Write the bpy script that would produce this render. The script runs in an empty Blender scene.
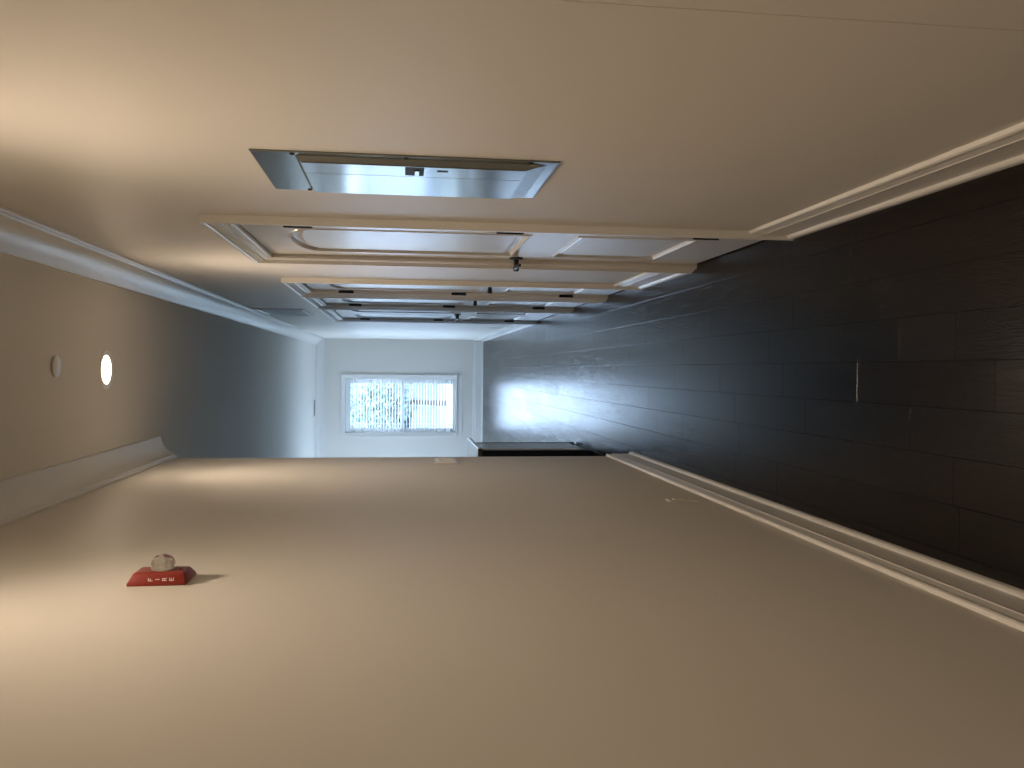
import bpy, bmesh, math, random
from mathutils import Vector, Matrix
random.seed(7)
S = bpy.context.scene
C = S.collection
A, B, ZC = 0.5344, 0.5276, 2.8957      # left wall, right wall, ceiling
YC, YF, YN = 5.238, 15.123, -2.6       # hall corner, far wall, near wall
XL = -3.2                              # outer wall of the wider bay
H = 1.464

# ------------------------------------------------------------------ helpers
def mk(name, verts, faces, mat, parent=None, smooth=False, mats=None, fm=None):
    me = bpy.data.meshes.new(name)
    me.from_pydata([tuple(v) for v in verts], [], faces)
    bm = bmesh.new(); bm.from_mesh(me)
    bmesh.ops.remove_doubles(bm, verts=bm.verts, dist=1e-6)
    bmesh.ops.recalc_face_normals(bm, faces=bm.faces)
    bm.to_mesh(me); bm.free()
    if smooth:
        for p in me.polygons: p.use_smooth = True
    o = bpy.data.objects.new(name, me); C.objects.link(o)
    if mats:
        for m in mats: me.materials.append(m)
        if fm and len(fm) == len(me.polygons):
            for p, i in zip(me.polygons, fm): p.material_index = i
    else:
        me.materials.append(mat)
    if parent: o.parent = parent
    return o

class MB:
    """collects simple solids into ONE mesh"""
    def __init__(s): s.v = []; s.f = []
    def add(s, v, f):
        n = len(s.v); s.v += [tuple(p) for p in v]; s.f += [tuple(i + n for i in q) for q in f]; return s
    def box(s, x0, x1, y0, y1, z0, z1, bev=0.0):
        if bev <= 0:
            v = [(x, y, z) for x in (x0, x1) for y in (y0, y1) for z in (z0, z1)]
            return s.add(v, [(0,1,3,2),(4,6,7,5),(0,4,5,1),(2,3,7,6),(0,2,6,4),(1,5,7,3)])
        bm = bmesh.new()
        bmesh.ops.create_cube(bm, size=1)
        for q in bm.verts:
            q.co = Vector(((x0+x1)/2 + q.co.x*(x1-x0), (y0+y1)/2 + q.co.y*(y1-y0), (z0+z1)/2 + q.co.z*(z1-z0)))
        bmesh.ops.bevel(bm, geom=list(bm.edges), offset=bev, segments=2, profile=.6, affect='EDGES')
        bm.verts.index_update()
        s.add([q.co[:] for q in bm.verts], [tuple(q.index for q in f.verts) for f in bm.faces]); bm.free(); return s
    def lathe(s, prof, n=32, mat=None, cap0=True, cap1=True):
        """prof: list of (r, h); axis = local Z, mat = Matrix"""
        v = []; f = []
        for r, h in prof:
            for k in range(n):
                a = 2*math.pi*k/n; p = Vector((r*math.cos(a), r*math.sin(a), h))
                v.append(mat @ p if mat else p)
        for i in range(len(prof)-1):
            for k in range(n):
                f.append((i*n+k, i*n+(k+1) % n, (i+1)*n+(k+1) % n, (i+1)*n+k))
        if cap0: f.append(tuple(reversed(range(n))))
        if cap1: f.append(tuple((len(prof)-1)*n + k for k in range(n)))
        return s.add(v, f)
    def tube(s, pts, rad, n=12):
        pts = [Vector(p) for p in pts]; v = []; f = []
        up = Vector((0, 0, 1))
        for i, p in enumerate(pts):
            d = (pts[min(i+1, len(pts)-1)] - pts[max(i-1, 0)]).normalized()
            a = d.cross(up)
            if a.length < 1e-3: a = d.cross(Vector((1, 0, 0)))
            a.normalize(); b = d.cross(a)
            r = rad[i] if isinstance(rad, (list, tuple)) else rad
            for k in range(n):
                t = 2*math.pi*k/n; v.append(p + a*r*math.cos(t) + b*r*math.sin(t))
        for i in range(len(pts)-1):
            for k in range(n): f.append((i*n+k, i*n+(k+1) % n, (i+1)*n+(k+1) % n, (i+1)*n+k))
        f.append(tuple(reversed(range(n)))); f.append(tuple((len(pts)-1)*n+k for k in range(n)))
        return s.add(v, f)
    def sweep(s, path, prof, mp, closed=False, cap=True):
        """path in a plane (p,q), mitred; prof = (offset along left normal, height); mp(p,q,t) -> xyz"""
        n = len(path); m = len(prof); v = []; f = []
        P = [Vector(p) for p in path]
        for i in range(n):
            def nrm(a, b): d = (b-a).normalized(); return Vector((-d.y, d.x))
            if closed or 0 < i < n-1:
                n1 = nrm(P[i-1], P[i]); n2 = nrm(P[i], P[(i+1) % n])
                k = (n1+n2); k = k/ (k.dot(n1))
            elif i == 0: k = nrm(P[0], P[1])
            else: k = nrm(P[-2], P[-1])
            for o, t in prof:
                q = P[i] + k*o; v.append(mp(q.x, q.y, t))
        for i in range(n if closed else n-1):
            j = (i+1) % n
            for e in range(m-1): f.append((i*m+e, i*m+e+1, j*m+e+1, j*m+e))
            f.append((i*m+m-1, i*m, j*m, j*m+m-1))
        if cap and not closed:
            f.append(tuple(range(m))); f.append(tuple((n-1)*m+e for e in reversed(range(m))))
        return s.add(v, f)
    def build(s, name, mat, parent=None, smooth=False):
        o = mk(name, s.v, s.f, mat, parent)
        if smooth: auto(o)
        return o

def auto(o, ang=35):
    me = o.data
    bm = bmesh.new(); bm.from_mesh(me)
    for f in bm.faces: f.smooth = True
    for e in bm.edges:
        if len(e.link_faces) == 2:
            e.smooth = e.calc_face_angle(0) < math.radians(ang)
        else: e.smooth = False
    bm.to_mesh(me); bm.free()

def empty(name, loc=(0, 0, 0)):
    o = bpy.data.objects.new(name, None); C.objects.link(o); o.location = loc
    o.empty_display_size = .05
    return o
def tag(o, label=None, cat=None, group=None, kind=None):
    if label: o['label'] = label
    if cat: o['category'] = cat
    if group: o['group'] = group
    if kind: o['kind'] = kind
    return o
def hang(root, *kids):
    """parent keeping world position (parts are modelled in world coordinates)"""
    for k in kids:
        k.parent = root; k.matrix_parent_inverse = Matrix.Translation(root.location).inverted()
def copy_tree(o, parent=None):
    c = o.copy(); C.objects.link(c)
    if parent: c.parent = parent
    for ch in list(o.children): copy_tree(ch, c)
    return c

# ---------------------------------------------------------------- materials
def mat(name, col, rough=.5, metal=0., spec=.5, **k):
    m = bpy.data.materials.new(name); m.use_nodes = True
    p = m.node_tree.nodes['Principled BSDF']
    p.inputs['Base Color'].default_value = (*col, 1); p.inputs['Roughness'].default_value = rough
    p.inputs['Metallic'].default_value = metal; p.inputs['Specular IOR Level'].default_value = spec
    for a, b in k.items(): p.inputs[a.replace('_', ' ')].default_value = b
    return m
def bump(m, scale=200, strength=.1, dist=.001, detail=3, stretch=None, colvar=0.):
    nt = m.node_tree; p = nt.nodes['Principled BSDF']
    tc = nt.nodes.new('ShaderNodeTexCoord'); no = nt.nodes.new('ShaderNodeTexNoise')
    no.inputs['Scale'].default_value = scale; no.inputs['Detail'].default_value = detail
    src = tc.outputs['Object']
    if stretch:
        mp = nt.nodes.new('ShaderNodeMapping'); mp.inputs['Scale'].default_value = stretch
        nt.links.new(src, mp.inputs['Vector']); src = mp.outputs['Vector']
    nt.links.new(src, no.inputs['Vector'])
    b = nt.nodes.new('ShaderNodeBump'); b.inputs['Strength'].default_value = strength; b.inputs['Distance'].default_value = dist
    nt.links.new(no.outputs['Fac'], b.inputs['Height']); nt.links.new(b.outputs['Normal'], p.inputs['Normal'])
    return m
WALL  = bump(mat('wall_paint', (.70, .665, .605), .48, spec=.35), 260, .12, .0008)
FARW  = WALL
CEIL  = bump(mat('ceiling_paint', (.76, .735, .68), .75, spec=.2), 220, .1, .0008)
TRIM  = mat('trim_paint', (.76, .74, .70), .28)
DOOR  = mat('door_paint', (.68, .66, .62), .25)
BLACK = mat('black_metal', (.008, .008, .009), .35, .3)
STEEL = mat('grey_steel_paint', (.225, .24, .235), .15, .8)
DARK  = mat('dark_slot', (.015, .015, .016), .6)
RED   = mat('red_plastic', (.25, .026, .015), .38)
ALMOND = mat('almond_plastic', (.68, .65, .59), .4)
WHITE = mat('white_plastic', (.86, .85, .82), .3)
LETTR = mat('white_print', (.80, .70, .66), .5)
LENS  = mat('clear_lens', (1, 1, 1), .03, Transmission_Weight=1.0, IOR=1.45)
CHROME= mat('chrome', (.8, .8, .8), .12, 1)
BLIND = mat('blind_slat', (.80, .80, .80), .45, Subsurface_Weight=0.0)
VINYL = mat('window_vinyl', (.8, .8, .8), .3)
GLASS = bpy.data.materials.new('window_glass'); GLASS.use_nodes = True
_n = GLASS.node_tree; _n.nodes.clear()
_o = _n.nodes.new('ShaderNodeOutputMaterial'); _mx = _n.nodes.new('ShaderNodeMixShader'); _t = _n.nodes.new('ShaderNodeBsdfTransparent')
_g = _n.nodes.new('ShaderNodeBsdfGlossy'); _g.inputs['Roughness'].default_value = .0; _mx.inputs[0].default_value = .07
_n.links.new(_t.outputs[0], _mx.inputs[1]); _n.links.new(_g.outputs[0], _mx.inputs[2]); _n.links.new(_mx.outputs[0], _o.inputs[0])
NAVY  = mat('dark_lacquer', (.012, .014, .018), .22)
PALE  = mat('pale_reflection', (.62, .63, .64), .10)  # pale colour stands in for reflections on the cabinet's glossy faces
BROWN = mat('brown_wood', (.10, .065, .045), .18)
def emis(name, col, s):
    m = bpy.data.materials.new(name); m.use_nodes = True; nt = m.node_tree; nt.nodes.clear()
    o = nt.nodes.new('ShaderNodeOutputMaterial'); e = nt.nodes.new('ShaderNodeEmission')
    e.inputs[0].default_value = (*col, 1); e.inputs[1].default_value = s; nt.links.new(e.outputs[0], o.inputs[0]); return m
LAMP = emis('lamp_diffuser', (1, .80, .58), 9)

# floor: dark hand-scraped planks, tone per plank comes with the mesh
def floor_mat():
    m = mat('dark_planks', (.02, .012, .009), .34, spec=.33)
    nt = m.node_tree; p = nt.nodes['Principled BSDF']; L = nt.links.new; N = nt.nodes.new
    at = N('ShaderNodeAttribute'); at.attribute_name = 'plank'; at.attribute_type = 'GEOMETRY'
    tc = N('ShaderNodeTexCoord')
    off = N('ShaderNodeVectorMath'); off.operation = 'MULTIPLY_ADD'
    off.inputs[1].default_value = (13, 17, 5); L(at.outputs['Color'], off.inputs[0]); L(tc.outputs['Object'], off.inputs[2])
    mp = N('ShaderNodeMapping'); mp.inputs['Scale'].default_value = (1, .12, 1); L(off.outputs[0], mp.inputs['Vector'])
    n1 = N('ShaderNodeTexNoise'); n1.inputs['Scale'].default_value = 22; n1.inputs['Detail'].default_value = 2; n1.inputs['Distortion'].default_value = .6
    L(mp.outputs[0], n1.inputs['Vector'])
    # cathedral grain lines = contours of the stretched noise
    mu = N('ShaderNodeMath'); mu.operation = 'MULTIPLY'; mu.inputs[1].default_value = 95; L(n1.outputs['Fac'], mu.inputs[0])
    sn = N('ShaderNodeMath'); sn.operation = 'SINE'; L(mu.outputs[0], sn.inputs[0])
    pw = N('ShaderNodeMath'); pw.operation = 'MULTIPLY_ADD'; pw.inputs[1].default_value = .5; pw.inputs[2].default_value = .5; L(sn.outputs[0], pw.inputs[0])
    p2 = N('ShaderNodeMath'); p2.operation = 'POWER'; p2.inputs[1].default_value = 3; L(pw.outputs[0], p2.inputs[0])
    n2 = N('ShaderNodeTexNoise'); n2.inputs['Scale'].default_value = 9; n2.inputs['Detail'].default_value = 3; L(off.outputs[0], n2.inputs['Vector'])
    ad = N('ShaderNodeMath'); ad.operation = 'MULTIPLY_ADD'; ad.inputs[1].default_value = .35; L(p2.outputs[0], ad.inputs[0]); L(n2.outputs['Fac'], ad.inputs[2])
    b = N('ShaderNodeBump'); b.inputs['Strength'].default_value = .24; b.inputs['Distance'].default_value = .0016
    L(ad.outputs[0], b.inputs['Height']); L(b.outputs[0], p.inputs['Normal'])
    # colour
    sp = N('ShaderNodeSeparateColor'); L(at.outputs['Color'], sp.inputs[0])
    cr = N('ShaderNodeValToRGB'); cr.color_ramp.elements[0].color = (.0025, .0013, .0008, 1); cr.color_ramp.elements[1].color = (.007, .0034, .002, 1)
    L(sp.outputs[0], cr.inputs[0])
    mx = N('ShaderNodeMix'); mx.data_type = 'RGBA'; mx.blend_type = 'MULTIPLY'; mx.inputs[0].default_value = .5
    c2 = N('ShaderNodeValToRGB'); c2.color_ramp.elements[0].color = (.45, .45, .45, 1); c2.color_ramp.elements[1].color = (1.3, 1.25, 1.2, 1)
    L(p2.outputs[0], c2.inputs[0]); L(cr.outputs[0], mx.inputs[6]); L(c2.outputs[0], mx.inputs[7]); L(mx.outputs[2], p.inputs['Base Color'])
    # roughness differs a little from plank to plank
    mr = N('ShaderNodeMath'); mr.operation = 'MULTIPLY_ADD'; mr.inputs[1].default_value = .04; mr.inputs[2].default_value = .222
    L(sp.outputs[1], mr.inputs[0]); L(mr.outputs[0], p.inputs['Roughness'])
    return m
FLOOR = floor_mat()

# -------------------------------------------------------------------- floor
W = .129
rows = {  # row index k covers x from .036+(k-1)*W to .036+k*W ; joints read off the photograph
    1: [2.10, 2.36, 2.714, 3.258, 4.30, 5.35],
    0: [1.945, 2.59, 3.128, 3.782, 4.448, 5.195],
    -1: [2.297, 2.944, 3.60, 4.929, 5.60],
    2: [1.7, 2.45, 3.05, 3.90, 4.55, 5.0],
    -2: [2.1, 3.55, 4.30, 4.75],
}
fv, ff, cols = [], [], []
k = -25
while True:
    x0 = .036 + (k-1)*W; x1 = x0 + W
    if x0 > B + .07: break
    if x1 < XL - .2: k += 1; continue
    js = list(rows.get(k, []))
    r = random.Random(k*31+5)
    if js:
        y = js[0]
        while y > YN-.1: y -= r.choice([.55, .64, .75, 1.1]); js.insert(0, y)
        y = js[-1]
    else:
        y = YN - .3 - r.random()*.7; js = [y]
    while y < YF + .2: y += r.choice([.42, .54, .65, .65, .75, 1.1, 1.25]); js.append(y)
    for y0, y1 in zip(js[:-1], js[1:]):
        y1c = min(y1, YF+.12); y0c = max(y0, YN-.1)
        if y1c - y0c < .01: continue
        g, e, d = .0003, .0011, .0006
        n = len(fv)
        o = [(x0+g, y0c+g), (x1-g, y0c+g), (x1-g, y1c-g), (x0+g, y1c-g)]
        i_ = [(x0+e, y0c+e), (x1-e, y0c+e), (x1-e, y1c-e), (x0+e, y1c-e)]
        fv += [(a, b, -.012) for a, b in o] + [(a, b, -d) for a, b in o] + [(a, b, 0) for a, b in i_]
        f = [(n+8, n+9, n+10, n+11)]
        for q in range(4):
            t = (q+1) % 4
            f += [(n+4+q, n+4+t, n+8+t, n+8+q), (n+q, n+t, n+4+t, n+4+q)]
        ff += f; c = (r.random(), r.random(), r.random(), 1); cols += [c]*len(f)
    k += 1
n = len(fv)
fv += [(XL-.3, YN-.2, -.012), (B+.2, YN-.2, -.012), (B+.2, YF+.2, -.012), (XL-.3, YF+.2, -.012)]
ff += [(n, n+1, n+2, n+3)]; cols += [(0, 0, 0, 1)]
me = bpy.data.meshes.new('floor'); me.from_pydata(fv, [], ff)
at = me.attributes.new('plank', 'FLOAT_COLOR', 'FACE')
for i, c in enumerate(cols): at.data[i].color = c
me.materials.append(FLOOR)
floor = bpy.data.objects.new('floor', me); C.objects.link(floor); floor['kind'] = 'structure'

# -------------------------------------------------------------------- walls
DOORS = [  # opening y0, y1, leaves, hinge side ('near' / 'far')
    (3.145, 4.11, 1, 'near'), (5.18, 5.94, 1, 'far'), (6.22, 7.14, 1, 'far'), (7.42, 9.11, 2, 'both')]
ZD, CW = 2.062, .090     # door head height, casing width
PAN = (2.125, 2.570, 1.066, 1.828)
mb = MB()
T = .062
ys = [YN]
op = [(a, b, 0, ZD) for a, b, _, _ in DOORS] + [(PAN[0]+.015, PAN[1]-.015, PAN[2]+.015, PAN[3]-.015)]
op += [(1.2060, 1.2082, 0, 3)]       # straight joint in the wall lining
op.sort()
y = YN
for a, b, z0, z1 in op:
    mb.box(B, B+T, y, a, -.012, ZC+.05)
    if z0 > 0: mb.box(B, B+T, a, b, -.012, z0)
    if z1 < ZC: mb.box(B, B+T, a, b, z1, ZC+.05)
    y = b
mb.box(B, B+T, y, YF+.15, -.012, ZC+.05)
mb.box(B+T, B+T+.1, YN, YF+.15, -.02, ZC+.05)
tag(mb.build('wall_right', WALL), kind='structure')
mb = MB(); mb.box(-A-.12, -A, YN, YC, -.012, ZC+.05); mb.box(XL, -A-.12, YC-.12, YC, -.012, ZC+.05)
tag(mb.build('wall_left', WALL), kind='structure')
mb = MB(); mb.box(-A-.12, B+T+.1, YN-.12, YN, -.012, ZC+.05)
tag(mb.build('wall_near', WALL), kind='structure')
WX0, WX1, WZ0, WZ1, WD = -1.112, -.172, .478, 2.405, 1.45     # far window opening
mb = MB()
mb.box(XL-.1, WX0-WD, YF, YF+.14, -.012, ZC+.05); mb.box(WX1-WD, WX0, YF, YF+.14, -.012, ZC+.05);
mb.box(WX0-WD, WX1-WD, YF, YF+.14, -.012, WZ0); mb.box(WX0-WD, WX1-WD, YF, YF+.14, WZ1, ZC+.05); mb.box(WX1, B+T+.1, YF, YF+.14, -.012, ZC+.05)
mb.box(WX0, WX1, YF, YF+.14, -.012, WZ0); mb.box(WX0, WX1, YF, YF+.14, WZ1, ZC+.05)
tag(mb.build('wall_far', FARW), kind='structure')
# outer wall of the bay, with an unseen opening added for extra light
SW = [(12.1, 14.2)]
mb = MB(); y = YC-.12
for a, b in SW:
    mb.box(XL-.12, XL, y, a, -.012, ZC+.05); mb.box(XL-.12, XL, a, b, -.012, .6); mb.box(XL-.12, XL, a, b, 2.35, ZC+.05); y = b
mb.box(XL-.12, XL, y, YF+.14, -.012, ZC+.05)
tag(mb.build('wall_bay', WALL), kind='structure')

# ------------------------------------------------------------------ ceiling
LIGHTS = [(-.014, 4.42), (-.014, 1.90), (-.014, -.62)]
RL = .072
cv, cf = [], []
def quad(x0, x1, y0, y1):
    n = len(cv); cv.extend([(x0, y0, ZC), (x1, y0, ZC), (x1, y1, ZC), (x0, y1, ZC)]); cf.append((n, n+1, n+2, n+3))
hs = .15; y = YN-.1
for lx, ly in sorted(LIGHTS, key=lambda t: t[1]):
    quad(XL-.1, B+.1, y, ly-hs); quad(XL-.1, lx-hs, ly-hs, ly+hs); quad(lx+hs, B+.1, ly-hs, ly+hs)
    n = len(cv); K = 48
    for q in range(K):
        a = 2*math.pi*q/K; c, s_ = math.cos(a), math.sin(a); m_ = max(abs(c), abs(s_))
        cv.append((lx+RL*c, ly+RL*s_, ZC)); cv.append((lx+hs*c/m_, ly+hs*s_/m_, ZC))
    for q in range(K):
        t = (q+1) % K; cf.append((n+2*q, n+2*q+1, n+2*t+1, n+2*t))
    y = ly+hs
quad(XL-.1, B+.1, y, YF+.1)
n = len(cv); cv += [(XL-.2, YN-.2, ZC+.2), (B+.2, YN-.2, ZC+.2), (B+.2, YF+.2, ZC+.2), (XL-.2, YF+.2, ZC+.2)]; cf.append((n, n+1, n+2, n+3))
me = bpy.data.meshes.new('ceiling'); me.from_pydata(cv, [], cf); me.materials.append(CEIL)
ce = bpy.data.objects.new('ceiling', me); C.objects.link(ce); ce['kind'] = 'structure'

# ----------------------------------------------------------- crown and base
def arc(p0, p1, sweep, n=12):
    p0, p1 = Vector(p0), Vector(p1); c = p1-p0; L = c.length; sw_ = math.radians(sweep); R = L/2/math.sin(sw_/2)
    nrm_ = Vector((c.y, -c.x)).normalized(); m = (p0+p1)/2 + nrm_*R*math.cos(sw_/2)
    a0 = math.atan2(p0.y-m.y, p0.x-m.x)
    return [(m.x + R*math.cos(a0-sw_*i/n), m.y + R*math.sin(a0-sw_*i/n)) for i in range(n+1)]
CR = [(0, 0), (0, -.130), (.011, -.130), (.0145, -.126), (.0145, -.119), (.011, -.115), (.018, -.112), (.0235, -.106)] + \
     arc((.024, -.108), (.110, -.014), 50) + \
     [(.1125, -.0115), (.119, -.010), (.120, -.002), (.120, 0)]
mb = MB()
mb.sweep([(B, YN), (B, YF), (XL, YF), (XL, YC), (-A, YC), (-A, YN)], CR, lambda p, q, t: (p, q, ZC+t))
o = mb.build('trim_1', TRIM); auto(o, 9); tag(o, kind='structure')
BH = .176
BP = [(0, 0), (.0255, 0), (.0255, .012), (.0235, .019), (.019, .025), (.0145, .028), (.0135, .032), (.0135, .120), (.0160, .1225), (.0165, .1255), (.0145, .128),
      (.0105, .150), (.0070, .1535), (.0070, .156), (.0130, .160), (.0135, .167), (.0105, .1735), (.005, BH), (0, BH)]
def base(name, paths):
    mb = MB()
    for p in paths: mb.sweep(p, BP, lambda p_, q, t: (p_, q, t))
    o = mb.build(name, TRIM); auto(o, 9); return tag(o, kind='structure')
segs = []; y = YN
for a, b, _, _ in DOORS:
    segs.append([(B, y), (B, a-CW)]); y = b+CW
segs.append([(B, y), (B, YF)])
segs[0:1] = [[(B, YN), (B, 1.2060)], [(B, 1.2082), (B, DOORS[0][0]-CW)]]
base('baseboard_right', segs)
base('baseboard_far', [[(B-.026, YF), (XL, YF)]])
base('baseboard_left', [[(XL, YC), (-A, YC), (-A, YN)]])
base('baseboard_bay', [[(XL, YF-.03), (XL, YC+.03)]])

# -------------------------------------------------------------------- doors
XD = B + .008           # door face
CAS = [(0, 0), (0, .010), (.004, .0130), (.009, .0130), (.011, .0085), (.014, .0085), (.017, .0140), (.040, .0155), (.0425, .0215), (.0475, .0215), (.0495, .0150), (.0535, .0150),
       (.056, .0235), (.062, .0235), (.064, .0165), (.068, .0165), (.071, .0275), (.076, .0295), (.088, .0295), (CW, .0265), (CW, 0)]
def arch_loop(y0, y1, z0, zs, rise, n=22):
    """panel outline: square bottom, arched top (rise = 0 for a rectangle)"""
    L = [(y0, z0), (y1, z0)]
    if rise <= 0: return L + [(y1, zs), (y0, zs)]
    c = (y0+y1)/2; h = (y1-y0)/2
    for i in range(n+1):
        t = math.pi*i/n; L.append((c + h*math.cos(t), zs + rise*math.sin(t)))
    return L
def leaf(mirror_y0, y1):
    """one moulded two-panel leaf as one mesh, y0..y1"""
    y0 = mirror_y0
    w = y1-y0; st = min(.145, w*.175); sn = st + (.05 if w > .95 else 0)
    P = [(y0+sn, y1-st, .945, 1.815, .105), (y0+sn, y1-st, .265, .765, 0)]
    bm = bmesh.new()
    def loop(L, x): return [bm.verts.new((x, a, b)) for a, b in L]
    z0, z1 = .012, ZD-.004
    outer = loop([(y0, z0), (y1, z0), (y1, z1), (y0, z1)], XD)
    edges = []
    def ring(vs):
        return [bm.edges.new((vs[i], vs[(i+1) % len(vs)])) for i in range(len(vs))]
    edges += ring(outer)
    for a, b, c, d, r in P:
        steps = [(0, 0), (.003, .0035), (.010, .0045), (.014, .001), (.019, .0105), (.033, .0115), (.038, .008), (.055, .0035)]
        # (inset, depth): ogee sticking round a flat field
        loops = []
        for ins, dep in steps:
            loops.append(loop(arch_loop(a+ins, b-ins, c+ins, d if r else d-ins, max(r-ins, 0.0) if r else 0), XD + (-.0045 if ins == .010 else (-.0035 if ins == .003 else dep))))
        edges += ring(loops[0])
        for l0, l1 in zip(loops[:-1], loops[1:]):
            n = len(l0)
            for i in range(n): bm.faces.new((l0[i], l0[(i+1) % n], l1[(i+1) % n], l1[i]))
        bm.faces.new(loops[-1])
    bmesh.ops.triangle_fill(bm, use_beauty=True, use_dissolve=False, edges=edges)
    back = loop([(y0, z0), (y1, z0), (y1, z1), (y0, z1)], XD+.038)
    for i in range(4): bm.faces.new((outer[i], outer[(i+1) % 4], back[(i+1) % 4], back[i]))
    bm.faces.new(back)
    bmesh.ops.recalc_face_normals(bm, faces=bm.faces)
    me = bpy.data.meshes.new('door_leaf'); bm.to_mesh(me); bm.free(); me.materials.append(DOOR)
    o = bpy.data.objects.new('door_leaf', me); C.objects.link(o); return o
def hinge(y, z, side, out=.004):
    """side +1: jamb lies at +y"""
    mb = MB(); r = .0068; x = B-out
    M = Matrix.Translation((x, y, z-.048))
    mb.lathe([(r*.5, -.004), (r, -.001), (r, .031), (r*.9, .032), (r, .033), (r, .063), (r*.9, .064), (r, .065), (r, .097), (r*.5, .100)], 14, M)
    ya, yb = sorted((y, y + side*.0035))
    mb.box(x, XD+.004, ya, yb, z-.048, z+.048)
    o = mb.build('hinge', BLACK); auto(o); return o
def handle(y, z, d):
    """lever set: rose + neck + lever pointing toward d (+1/-1 along y)"""
    R = Matrix.Rotation(-math.pi/2, 4, 'Y')
    mb = MB(); mb.lathe([(.033, 0), (.033, .004), (.030, .008), (.016, .009), (.012, .014)], 28, Matrix.Translation((XD, y, z)) @ R)
    rose = mb.build('rose', BLACK); auto(rose)
    mb = MB(); mb.lathe([(.0135, .008), (.0115, .030), (.0135, .044), (.0135, .060), (.009, .064)], 20, Matrix.Translation((XD, y, z)) @ R)
    x = XD-.050
    pts = [(x, y, z), (x-.001, y+d*.02, z+.002), (x+.001, y+d*.045, z+.007), (x+.003, y+d*.07, z+.005), (x+.004, y+d*.092, z-.003), (x+.004, y+d*.104, z-.004)]
    mb.tube(pts, [.0115, .0100, .0085, .0080, .0088, .0060], 12)
    lev = mb.build('lever', BLACK); auto(lev, 50)
    return rose, lev
dl = ['panelled door nearest the camera, just past the steel box, hinged on its near side with black hinges',
      'second panelled door along the right wall, narrower, black hinges on its far side',
      'third panelled door along the right wall, between the narrow door and the double doors',
      'pair of panelled double doors farthest along the right wall with a handle at their middle']
for i, (a, b, nl, hs_) in enumerate(DOORS):
    root = empty('door_%d' % (i+1), (B, (a+b)/2, 0)); tag(root, dl[i], 'door', kind='structure')
    mb = MB()
    mb.sweep([(b, 0), (b, ZD), (a, ZD), (a, 0)][::-1], CAS, lambda p, q, t: (B-t, p, q))
    cas = mb.build('casing', TRIM)
    kids = [cas]
    # stop bead round the leaf
    mb = MB(); g = .003
    mb.box(B+T-.014, B+T-.002, a, a+.012, 0, ZD); mb.box(B+T-.014, B+T-.002, b-.012, b, 0, ZD); mb.box(B+T-.014, B+T-.002, a+.012, b-.012, ZD-.012, ZD)
    kids.append(mb.build('door_stop', TRIM))
    if nl == 1:
        lf = leaf(a+g, b-g); kids.append(lf)
        hy, sd = (a+.010, -1) if hs_ == 'near' else (b-g*.6, 1)
        for z in (1.832, 1.062, .305): kids.append(hinge(hy, z, sd, .0160 if sd < 0 else .004))
        hy2 = b-.065 if hs_ == 'near' else a+.065
        ro, lv = handle(hy2, .918, -1 if hs_ == 'near' else 1)
        kids += [ro]
        hang(root, *kids); lv.parent = ro
    else:
        m = (a+b)/2
        kids += [leaf(a+g, m-.0015), leaf(m+.0015, b-g)]
        for z in (1.832, 1.062, .305): kids += [hinge(a+g*.6, z, -1), hinge(b-g*.6, z, 1)]
        ro, lv = handle(m-.06, .918, -1); r2, l2 = handle(m+.06, .918, 1)
        kids += [ro, r2]; hang(root, *kids); lv.parent = ro; l2.parent = r2

# --------------------------------------------------------------- far window
win = empty('window_1', ((WX0+WX1)/2, YF, WZ0)); tag(win, 'white double-hung window in the far end wall with a horizontal blind', 'window', kind='structure')
cw = .078
WP = [(0, 0), (0, .012), (.006, .015), (.050, .017), (.056, .021), (.066, .022), (cw, .022), (cw, 0)]
mb = MB()
mb.sweep([(WX0, WZ0-.0), (WX0, WZ1), (WX1, WZ1), (WX1, WZ0-.0)], WP, lambda p, q, t: (p, YF-t, q))
wc = mb.build('window_casing', TRIM); auto(wc)
mb = MB(); mb.box(WX0-cw-.015, WX1+cw+.015, YF-.045, YF+.03, WZ0-.022, WZ0+.002, .004)
sill = mb.build('window_sill', TRIM)
mb = MB(); mb.box(WX0-cw, WX1+cw, YF-.016, YF, WZ0-.105, WZ0-.022, .003)
apr = mb.build('window_apron', TRIM)
mb = MB(); yf0, yf1 = YF+.075, YF+.125
fw = .035
mb.box(WX0, WX0+fw, yf0, yf1, WZ0, WZ1); mb.box(WX1-fw, WX1, yf0, yf1, WZ0, WZ1); mb.box(WX0+fw, WX1-fw, yf0, yf1, WZ0, WZ0+fw); mb.box(WX0+fw, WX1-fw, yf0, yf1, WZ1-fw, WZ1)
fr = mb.build('window_frame', VINYL)
def sash(z0, z1, y0):
    mb = MB(); w = .042; x0, x1 = WX0+fw, WX1-fw
    mb.box(x0, x0+w, y0, y0+.022, z0, z1); mb.box(x1-w, x1, y0, y0+.022, z0, z1); mb.box(x0+w, x1-w, y0, y0+.022, z0, z0+w); mb.box(x0+w, x1-w, y0, y0+.022, z1-w, z1)
    o = mb.build('sash', VINYL)
    mb = MB(); mb.box(x0+w, x1-w, y0+.009, y0+.013, z0+w, z1-w); g = mb.build('pane', GLASS)
    return o, g
zm = 1.41
s1, g1 = sash(WZ0+fw, zm+.022, yf0+.002); s2, g2 = sash(zm-.022, WZ1-fw, yf0+.026)
hang(win, wc, sill, apr, fr, s1, s2)
g1.parent = s1; g2.parent = s2
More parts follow.
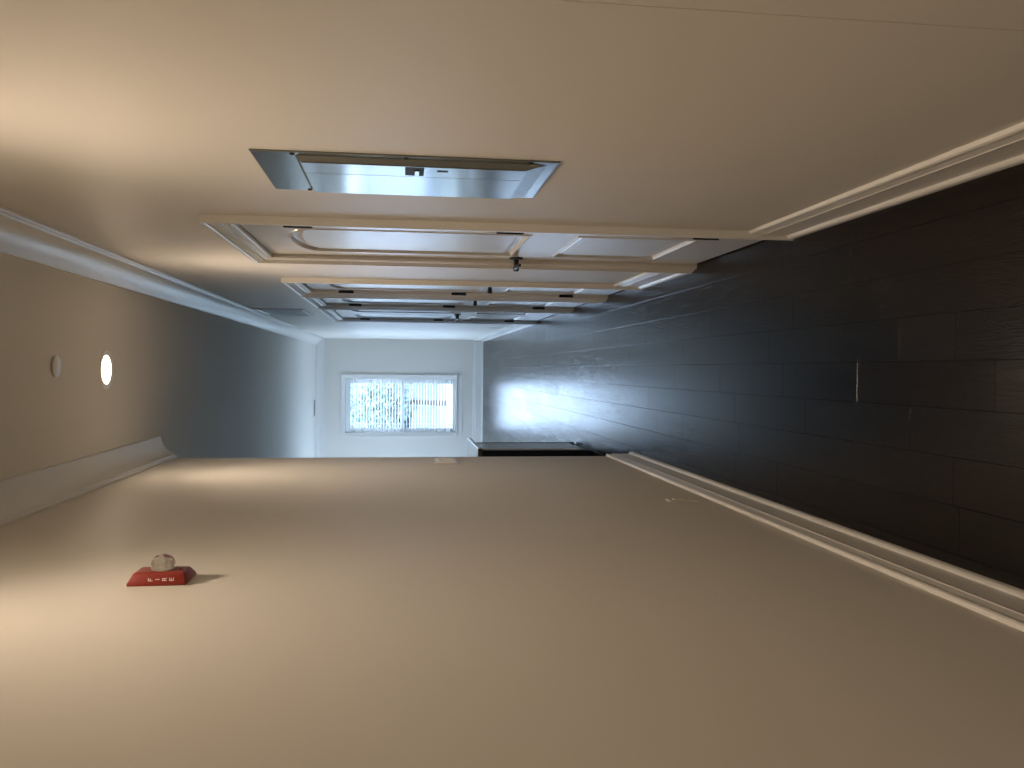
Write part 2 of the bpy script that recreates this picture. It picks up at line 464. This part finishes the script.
# blind
bl = empty('venetian_blind', ((WX0+WX1)/2, YF+.04, WZ0)); tag(bl, 'white horizontal-slat blind lowered over the window in the far end wall', 'blind')
mb = MB(); mb.box(WX0+.006, WX1-.006, YF+.012, YF+.066, WZ1-.088, WZ1-.004, .003); hr = mb.build('headrail', BLIND)
mb = MB(); z = WZ0+.062; sp = .0500
while z < WZ1-.105:
    tilt = .22
    for sx in (0,):
        dy = .025*math.cos(tilt); dz = .025*math.sin(tilt)
        x0, x1 = WX0+.010, WX1-.010
        v = []
        for t in (-1, -.33, .33, 1):
            cz = .0022*(1-t*t)
            v += [(x0, YF+.038+dy*t, z+dz*t+cz), (x1, YF+.038+dy*t, z+dz*t+cz)]
        for t in (1, .33, -.33, -1):
            cz = .0022*(1-t*t)-.0022
            v += [(x0, YF+.038+dy*t, z+dz*t+cz), (x1, YF+.038+dy*t, z+dz*t+cz)]
        f = [(2*i, 2*i+1, (2*i+3) % 16, (2*i+2) % 16) for i in range(8)] + [tuple(range(0, 16, 2)), tuple(range(1, 16, 2))]
        mb.add(v, f)
    z += sp
sl = mb.build('slats', BLIND)
mb = MB(); mb.box(WX0+.010, WX1-.010, YF+.016, YF+.062, WZ0+.006, WZ0+.034, .003); br = mb.build('bottom_rail', BLIND)
mb = MB()
for x in (WX0+.15, (WX0+WX1)/2, WX1-.15):
    for yy in (YF+.0125, YF+.0635): mb.box(x-.0025, x+.0025, yy-.0006, yy+.0006, WZ0+.03, WZ1-.06)
ld = mb.build('ladder_tape', BLIND)
mb = MB(); mb.tube([(WX0+.06, YF+.006, WZ1-.07), (WX0+.06, YF+.006, 1.25)], .004, 8); wd = mb.build('tilt_wand', BLIND)
hang(bl, hr, sl, br, ld, wd)
w2 = copy_tree(win); w2.name = 'window_2'; w2.location.x -= WD; w2['label'] = 'second window of the far wall, hidden round the corner of the left wall'
b2 = copy_tree(bl); b2.location.x -= WD; b2['label'] = 'white blind over the second window, hidden round the corner of the left wall'

# ---------------------------------------------- electrical panel (dead front)
Y0, Y1, Z0, Z1 = PAN
pr = empty('electrical_panel', (B, (Y0+Y1)/2, Z0)); tag(pr, 'flush grey steel electrical panel cover on the right wall before the nearest door', 'electrical panel')
def rectx(y0, y1, z0, z1, x): return [(x, y0, z0), (x, y1, z0), (x, y1, z1), (x, y0, z1)]
mb = MB()
iy0, iy1, iz0, iz1 = Y0+.030, Y1-.020, Z0+.030, Z1-.105
XR = B-.0155
L = [rectx(Y0, Y1, Z0, Z1, B-.0005), rectx(Y0, Y1, Z0, Z1, B-.0030), rectx(Y0+.003, Y1-.003, Z0+.006, Z1-.003, B-.0050), rectx(iy0, iy1, iz0, iz1, B-.0050),
     rectx(iy0+.016, iy1-.016, iz0+.046, iz1-.010, XR)]
v = sum(L, []); f = []
for i in range(len(L)-1):
    for q in range(4): f.append((i*4+q, i*4+(q+1) % 4, i*4+4+(q+1) % 4, i*4+4+q))
f.append((16, 17, 18, 19))
mb.add(v, f); plate = mb.build('cover_plate', STEEL)
dy0, dy1, dz0, dz1 = iy0+.019, iy1-.019, iz0+.049, iz1-.013
ymid = dy0+.110
mb = MB(); mb.box(XR-.0022, XR+.002, dy0, ymid-.0014, dz0, dz1, .0008)
d1 = mb.build('panel_door', STEEL)
mb = MB(); mb.box(XR-.0022, XR+.002, ymid+.0014, dy1, dz0, dz1, .0008)
d2 = mb.build('panel_door', STEEL)
XR -= .0022
zl = 1.432
mb = MB(); mb.box(XR-.0008, XR+.001, dy0+.006, ymid-.016, zl-.026, zl+.022); la = mb.build('latch_plate', DARK)
mb = MB(); mb.box(XR-.0045, XR-.0006, dy0+.030, ymid-.030, zl-.014, zl-.002, .001); lb = mb.build('latch', STEEL)
mb = MB(); mb.box(XR-.0006, XR+.001, dy0+.028, dy0+.045, 1.345, 1.372); l1 = mb.build('label_sticker', DARK)
kids = [plate, d1, d2, la, l1]
for yy, zz in ((Y0+.016, Z1-.10), (Y0+.016, 1.452), (Y0+.016, Z0+.075), (Y1-.012, Z1-.10), (Y1-.012, 1.452), (Y1-.012, Z0+.075)):
    mb = MB(); mb.lathe([(.0065, 0), (.0065, .0015), (.003, .0028)], 14, Matrix.Translation((B-.0049, yy, zz)) @ Matrix.Rotation(-math.pi/2, 4, 'Y'))
    s_ = mb.build('screw', DARK); kids.append(s_)
hang(pr, *kids); lb.parent = la

# ---------------------------------------------------------- fire horn strobe
al = empty('fire_alarm', (-A, 2.25, 2.053)); tag(al, 'red wall-mounted fire alarm strobe with a clear dome on the left wall', 'fire alarm')
X = -A
zb, zt, ya, yb = 1.982, 2.121, 2.172, 2.285
bm = bmesh.new()
def R4(x, y0, y1, z0, z1): return [bm.verts.new(p) for p in ((x, y0, z0), (x, y1, z0), (x, y1, z1), (x, y0, z1))]
LL = [R4(X, ya, yb, zb, zt), R4(X+.007, ya, yb, zb, zt), R4(X+.0285, ya+.008, yb-.034, zb+.006, zt-.012), R4(X+.0320, ya+.013, yb-.042, zb+.012, zt-.020)]
for l0, l1_ in zip(LL[:-1], LL[1:]):
    for q in range(4): bm.faces.new((l0[q], l0[(q+1) % 4], l1_[(q+1) % 4], l1_[q]))
bm.faces.new(LL[0]); bm.faces.new(LL[-1])
bmesh.ops.recalc_face_normals(bm, faces=bm.faces)
bmesh.ops.bevel(bm, geom=[e for e in bm.edges], offset=.0022, segments=2, profile=.5, affect='EDGES')
me = bpy.data.meshes.new('alarm_housing'); bm.to_mesh(me); bm.free(); me.materials.append(RED)
hs2 = bpy.data.objects.new('alarm_housing', me); C.objects.link(hs2); auto(hs2, 40)
Mx = lambda x, y, z: Matrix.Translation((x, y, z)) @ Matrix.Rotation(math.pi/2, 4, 'Y')
dc = (2.216, 2.046)
mb = MB(); mb.lathe([(.0285, .000), (.0285, .014), (.027, .022), (.023, .030), (.016, .0355), (.008, .0375)], 32, Mx(X+.0305, *dc))
dome = mb.build('strobe_lens', LENS); auto(dome, 60)
mb = MB(); mb.lathe([(.0275, .0), (.0275, .003), (.012, .004), (.008, .010)], 12, Mx(X+.0325, *dc), cap0=True)
mb.box(X+.033, X+.054, dc[0]-.004, dc[0]+.004, dc[1]-.018, dc[1]+.018, .001)
mb.tube([(X+.049, dc[0]-.016, dc[1]-.010), (X+.053, dc[0], dc[1]), (X+.049, dc[0]+.014, dc[1]+.008)], .0032, 10)
refl = mb.build('flash_tube', mat('silvered_reflector', (.85, .83, .78), .3, .2))
# FIRE, stacked letters on the side that faces back down the hall
dn = Vector((X+.007, ya, 0)); de = Vector((X+.0285, ya+.008, 0)); ud = (de-dn).normalized()
nn = Vector((ud.y, -ud.x, 0))
vs, fs = [], []
def stroke(h, z, h2, z2, w=.0014):
    """flat stroke on the slanted side: h = along slope, z = height"""
    a = Vector((h, z)); b = Vector((h2, z2)); d = (b-a).normalized()*w; p = Vector((-d.y, d.x)); a = a-d*.9; b = b+d*.9
    n = len(vs)
    for lift in (.0004, .0009):
        for q in (a+p, a-p, b-p, b+p):
            w3 = dn + ud*q.x + nn*lift; vs.append((w3.x, w3.y, q.y))
    fs.extend([(n, n+1, n+2, n+3), (n+4, n+5, n+6, n+7)] + [(n+i, n+(i+1) % 4, n+4+(i+1) % 4, n+4+i) for i in range(4)])
gl = {'F': [(0,0,0,1),(0,1,.75,1),(0,.52,.6,.52)], 'I': [(.38,0,.38,1)], 'R': [(0,0,0,1),(0,1,.6,1),(.6,1,.7,.78),(.7,.78,.6,.52),(.6,.52,0,.52),(.3,.52,.72,0)],
      'E': [(0,0,0,1),(0,1,.75,1),(0,.52,.62,.52),(0,0,.75,0)]}
for ch, zc_ in zip('FIRE', (2.0655, 2.0490, 2.0325, 2.0160)):
    for s4 in gl[ch]: stroke(.0060+s4[0]*.0080, zc_-.0045+s4[1]*.0090, .0060+s4[2]*.0080, zc_-.0045+s4[3]*.0090, .0009)
let = mk('lettering', vs, fs, LETTR)
mb = MB(); mb.box(X+.0312, X+.0323, 2.200, 2.212, 1.997, 2.006); gr = mb.build('sounder_slot', DARK)
hang(al, hs2, dome, refl, let, gr)

# ------------------------------------------------------- recessed downlights
WARM = (1.0, .795, .595)
def downlight():
    root = empty('recessed_downlight', (0, 0, ZC))
    mb = MB(); mb.lathe([(RL-.004, .004), (RL-.002, -.001), (RL+.018, -.006), (RL+.024, -.004), (RL+.025, .0)], 48, cap0=False, cap1=False)
    t = mb.build('trim_ring', WHITE, root); auto(t)
    mb = MB(); mb.lathe([(RL-.0035, .003), (RL-.006, .030), (RL-.010, .048)], 48, cap0=False, cap1=False)
    c = mb.build('reflector', WHITE, root); auto(c)
    mb = MB(); mb.lathe([(RL-.010, .026), (.001, .0262)], 48, cap0=False)
    d = mb.build('diffuser', LAMP, root)
    l = bpy.data.lights.new('lamp', 'AREA'); l.shape = 'DISK'; l.size = .118; l.energy = 1.0; l.color = WARM
    lo = bpy.data.objects.new('lamp', l); C.objects.link(lo); lo.parent = root; lo.location = (0, 0, .024)
    sl = bpy.data.lights.new('beam', 'SPOT'); sl.energy = 55; sl.spot_size = math.radians(118); sl.spot_blend = 1; sl.shadow_soft_size = .035; sl.color = WARM
    so = bpy.data.objects.new('beam', sl); C.objects.link(so); so.parent = root; so.location = (0, 0, .018)
    return root, l
dlr, LA = downlight()
LA.energy = 5.2
for i, (lx, ly) in enumerate(LIGHTS):
    r = dlr if i == 0 else copy_tree(dlr)
    r.location = (lx, ly, ZC)
    tag(r, ['glowing round recessed ceiling light beside the small round sprinkler cover', 'round recessed ceiling light between the camera and the fire alarm', 'round recessed ceiling light behind the camera'][i], 'ceiling light', 'recessed downlights along the hall ceiling')
# concealed sprinkler
sr = empty('sprinkler_cover', (0, 3.79, ZC)); tag(sr, 'small unlit round white cover plate on the ceiling nearer than the lit downlight', 'sprinkler cover')
mb = MB(); mb.lathe([(.036, 0), (.036, -.006), (.043, -.007), (.044, -.009), (.040, -.0115), (.001, -.0118)], 40)
p_ = mb.build('cover_disc', WHITE, sr); auto(p_)
mb = MB(); mb.lathe([(.0455, 0), (.0455, -.002), (.040, -.0025)], 40, cap1=False); p2_ = mb.build('escutcheon', ALMOND, sr)

# ------------------------------------------------------------- wall plates
def rounded(mb, x0, x1, y0, y1, z0, z1, bev): mb.box(x0, x1, y0, y1, z0, z1, bev)
sw = empty('light_switch', (-A, 4.955, 1.20)); tag(sw, 'white wide light switch plate near the end of the left wall', 'light switch')
mb = MB(); mb.box(-A, -A+.0035, 4.850, 5.070, 1.144, 1.254, .001); ks = [mb.build('dark_gap_sheet', DARK)]  # dark sheet puts the shade of the rocker gaps into the colour
mb = MB(); x0, x1 = -A+.001, -A+.011
mb.box(x0, x1, 4.845, 5.075, 1.234, 1.258, .002); mb.box(x0, x1, 4.845, 5.075, 1.140, 1.164, .002); mb.box(x0, x1, 4.845, 4.871, 1.160, 1.238, .002); mb.box(x0, x1, 5.049, 5.075, 1.160, 1.238, .002)
for q in range(3): mb.box(x0, x1, 4.9115+q*.046, 4.9165+q*.046, 1.160, 1.238, .001)
ks.append(mb.build('cover_plate', WHITE))
for q in range(4):
    yc = 4.891+q*.046
    mb = MB(); mb.box(-A+.002, -A+.0060, yc-.0170, yc+.0170, 1.170, 1.228, .0015); ks.append(mb.build('rocker', WHITE))
hang(sw, *ks)
def outlet(name, side, y, z, label):
    X0 = -A if side > 0 else B; s_ = side
    r = empty(name, (X0, y, z)); tag(r, label, 'outlet')
    mb = MB(); xs = sorted((X0, X0+s_*.006)); mb.box(xs[0], xs[1], y-.036, y+.036, z-.058, z+.058, .002); ks = [mb.build('cover_plate', ALMOND)]
    for dz in (-.020, .020):
        xs = sorted((X0+s_*.004, X0+s_*.0095)); mb = MB(); mb.box(xs[0], xs[1], y-.0165, y+.0165, z+dz-.016, z+dz+.016, .0015); f_ = mb.build('receptacle', ALMOND)
        mb = MB()
        for dy in (-.006, .006):
            xs = sorted((X0+s_*.0092, X0+s_*.0098)); mb.box(xs[0], xs[1], y+dy-.001, y+dy+.001, z+dz-.003, z+dz+.006)
        g_ = mb.build('slot', DARK); ks.append(f_); hang(r, f_); g_.parent = f_
    hang(r, ks[0]); return r
outlet('wall_outlet', 1, 3.405, .305, 'white electrical outlet low on the left wall above the baseboard')
outlet('wall_outlet', -1, 10.62, .30, 'small electrical outlet low on the right wall between the double doors and the window wall')

# -------------------------------------------------- return air grille (right)
gv = empty('air_grille', (B, 8.16, 2.31)); tag(gv, 'painted return air grille high on the right wall beside the crown moulding', 'air grille')
g0, g1_, h0, h1 = 7.74, 8.60, 2.315, 2.755
mb = MB()
mb.sweep([(g0, h0), (g0, h1), (g1_, h1), (g1_, h0)], [(0, 0), (0, .008), (-.006, .011), (-.026, .011), (-.030, .006), (-.030, 0)], lambda p, q, t: (B-t, p, q), closed=True)
fr_ = mb.build('grille_frame', TRIM)
mb = MB(); z = h0+.036
while z < h1-.034:
    mb.add([(B-.0085, g0+.03, z-.004), (B-.0085, g1_-.03, z-.004), (B-.001, g1_-.03, z+.009), (B-.001, g0+.03, z+.009),
            (B-.0095, g0+.03, z-.003), (B-.0095, g1_-.03, z-.003), (B-.002, g1_-.03, z+.010), (B-.002, g0+.03, z+.010)],
           [(0, 1, 2, 3), (4, 5, 6, 7), (0, 1, 5, 4), (2, 3, 7, 6), (0, 3, 7, 4), (1, 2, 6, 5)]); z += .0145
lv = mb.build('louvres', TRIM)
mb = MB(); mb.box(B-.0012, B-.0002, g0+.028, g1_-.028, h0+.028, h1-.028); bk = mb.build('duct_opening', mat('duct_grey', (.45, .45, .44), .6))
hang(gv, fr_, lv, bk)
# ceiling register near the window
cg = empty('ceiling_register', (-.66, 14.70, ZC)); tag(cg, 'narrow air register in the ceiling just in front of the window wall', 'ceiling register')
mb = MB(); mb.box(-.82, -.50, 14.60, 14.74, ZC-.012, ZC, .003); fr_ = mb.build('register_frame', TRIM)
mb = MB()
for q in range(7): mb.box(-.79, -.53, 14.618+q*.016, 14.624+q*.016, ZC-.0145, ZC-.011)
l_ = mb.build('louvres', DARK); hang(cg, fr_, l_)

# ----------------------------------------- counter cabinet round the corner
cb = empty('counter_cabinet', (-.90, 6.78, 0)); tag(cb, 'dark waist-high counter cabinet standing just past the end of the left wall', 'cabinet')
mb = MB(); mb.box(-1.25, -.615, 6.50, 7.06, .0, .838, .002); bd = mb.build('cabinet_body', NAVY)
mb = MB(); mb.box(-.615, -.603, 6.508, 7.020, .060, .832, .0015); sp_ = mb.build('side_panel', PALE)  # reflected light on the dark glossy side, put in as a pale colour
mb = MB(); mb.box(-.615, -.600, 7.024, 7.062, .012, .836, .0012); sp2 = mb.build('end_stile', NAVY)
mb = MB(); mb.box(-1.27, -.597, 6.482, 7.50, .840, .872, .003); ct = mb.build('countertop', PALE)  # top toned like the far wall it would mirror
mb = MB(); mb.box(-1.26, -.599, 6.470, 6.482, .838, .869, .002); ce_ = mb.build('edge_band', BROWN)
hang(cb, bd, sp_, sp2, ct, ce_)

# -------------------------------------------------------------- the outdoors
GRASS = mat('lawn', (.22, .24, .22), .9)
mb = MB(); mb.box(-30, 30, YF+.3, YF+60, -.7, -.6)
g = mb.build('lawn', GRASS); tag(g, 'ground outside the far window', 'lawn', kind='structure')
LEAF = mat('leaves', (.25, .31, .26), .7); BARK = mat('bark', (.12, .09, .07), .9)
def tree(x, y, h, r, seed, label):
    rr = random.Random(seed); root = empty('garden_tree', (x, y, -.6)); tag(root, label, 'tree', 'trees seen through the blind')
    mb = MB(); mb.tube([(0, 0, 0), (.05, 0, h*.3), (0, .05, h*.6), (.08, 0, h*.85)], [.14, .11, .07, .03], 10)
    for q in range(5):
        a = q*1.3; mb.tube([(0, 0, h*(.35+.08*q)), (math.cos(a)*r*.5, math.sin(a)*r*.5, h*(.5+.09*q))], [.05, .015], 6)
    mb.build('trunk', BARK, root)
    v, f = [], []
    for q in range(1500):
        while True:
            p = Vector((rr.uniform(-1, 1), rr.uniform(-1, 1), rr.uniform(-1, 1)))
            if .25 < p.length < 1: break
        c = Vector((p.x*r, p.y*r, h*.66 + p.z*h*.38)); s5 = rr.uniform(.10, .20)
        a = Vector((rr.gauss(0, 1), rr.gauss(0, 1), rr.gauss(0, 1))).normalized(); b = a.orthogonal().normalized()
        n = len(v); v += [c-a*s5, c+b*s5*.4+a*.01, c+a*s5, c-b*s5*.4]; f.append((n, n+1, n+2, n+3))
    me = bpy.data.meshes.new('foliage'); me.from_pydata([tuple(q) for q in v], [], f); me.materials.append(LEAF)
    o = bpy.data.objects.new('foliage', me); C.objects.link(o); o.parent = root
tree(-3.5, YF+25, 5.0, 1.5, 1, 'leafy garden tree outside, leftmost of those behind the window')
tree(-1.5, YF+23, 4.4, 1.1, 2, 'small leafy garden tree outside, in the middle of those behind the window')
tree(.4, YF+26, 5.0, 1.4, 3, 'leafy garden tree outside, rightmost of those behind the window')
hb = empty('neighbouring_house', (-2, YF+33, -.6)); tag(hb, 'slate blue house with a dark roof outside beyond the trees', 'house')
HW = mat('siding', (.24, .28, .33), .8); RF = mat('shingles', (.13, .13, .15), .9)
mb = MB(); mb.box(-9, 5, YF+31, YF+38, -.6, 3.2); hw = mb.build('house_wall', HW)
mb = MB(); mb.add([(-9.4, YF+30.5, 3.15), (5.4, YF+30.5, 3.15), (5.4, YF+38.5, 3.15), (-9.4, YF+38.5, 3.15), (-8, YF+34.5, 4.9), (4, YF+34.5, 4.9)],
                  [(0, 1, 5, 4), (2, 3, 4, 5), (0, 4, 3), (1, 2, 5), (0, 3, 2, 1)]); rf = mb.build('roof', RF)
hang(hb, hw, rf)
for x in (-6.5, -3.4, .2): mb = MB(); mb.box(x, x+1.1, YF+30.96, YF+31.02, .9, 2.3); hang(hb, mb.build('house_window', NAVY))

# ----------------------------------------------------------------- lighting
w = bpy.data.worlds.new('sky'); S.world = w; w.use_nodes = True
bg = w.node_tree.nodes['Background']; bg.inputs[0].default_value = (.52, .715, 1.0, 1); bg.inputs[1].default_value = 11
# sky portals at the far windows, added fill lamp at the bay opening
def portal(loc, rot, sx, sy, energy, col):
    l = bpy.data.lights.new('opening_light', 'AREA'); l.shape = 'RECTANGLE'; l.size = sx; l.size_y = sy; l.energy = energy; l.color = col
    o = bpy.data.objects.new('opening_light', l); C.objects.link(o); o.location = loc; o.rotation_euler = rot; return o
DAY = (.64, .84, 1.0)
for a, b in SW:
    portal((XL-.06, (a+b)/2, 1.475), (0, -math.radians(72), 0), 1.6, b-a-.05, 4.5, DAY)  # unseen fill lamp added here, tilted down to spare the ceiling
for q in (0, 1):
    o = portal(((WX0+WX1)/2 - q*WD, YF+.35, 1.44), (-math.pi/2, 0, 0), 1.6, 2.3, 60, DAY)
    o.data.cycles.is_portal = True

# ------------------------------------------------------------------- camera
F, pit, yaw, rol = 853.9883, .1305, .0162, .0063
cp, sp, cy, sy = math.cos(pit), math.sin(pit), math.cos(yaw), math.sin(yaw)
f = Vector((-sy*cp, cy*cp, -sp)); rt = Vector((cy, sy, 0)); up = rt.cross(f)
rt2 = rt*math.cos(rol) + up*math.sin(rol); up2 = -rt*math.sin(rol) + up*math.cos(rol)
cd = bpy.data.cameras.new('camera'); cam = bpy.data.objects.new('camera', cd); C.objects.link(cam)
xa, ya_, za = -up2, rt2, -f      # the phone was held on its side: image left is up
M = Matrix(((xa.x, ya_.x, za.x, 0), (xa.y, ya_.y, za.y, 0), (xa.z, ya_.z, za.z, H), (0, 0, 0, 1)))
cam.matrix_world = M
cd.sensor_width = 36; cd.lens = F/1024*36; cd.clip_start = .02; cd.clip_end = 200
S.camera = cam
S.view_settings.view_transform = 'Standard'; S.view_settings.look = 'None'; S.view_settings.exposure = 0; S.view_settings.gamma = 1
try: S.view_settings.use_curve_mapping = False
except Exception: pass
S.cycles.use_denoising = True
S.cycles.max_bounces = 14; S.cycles.diffuse_bounces = 8; S.cycles.glossy_bounces = 6; S.cycles.sample_clamp_indirect = 6
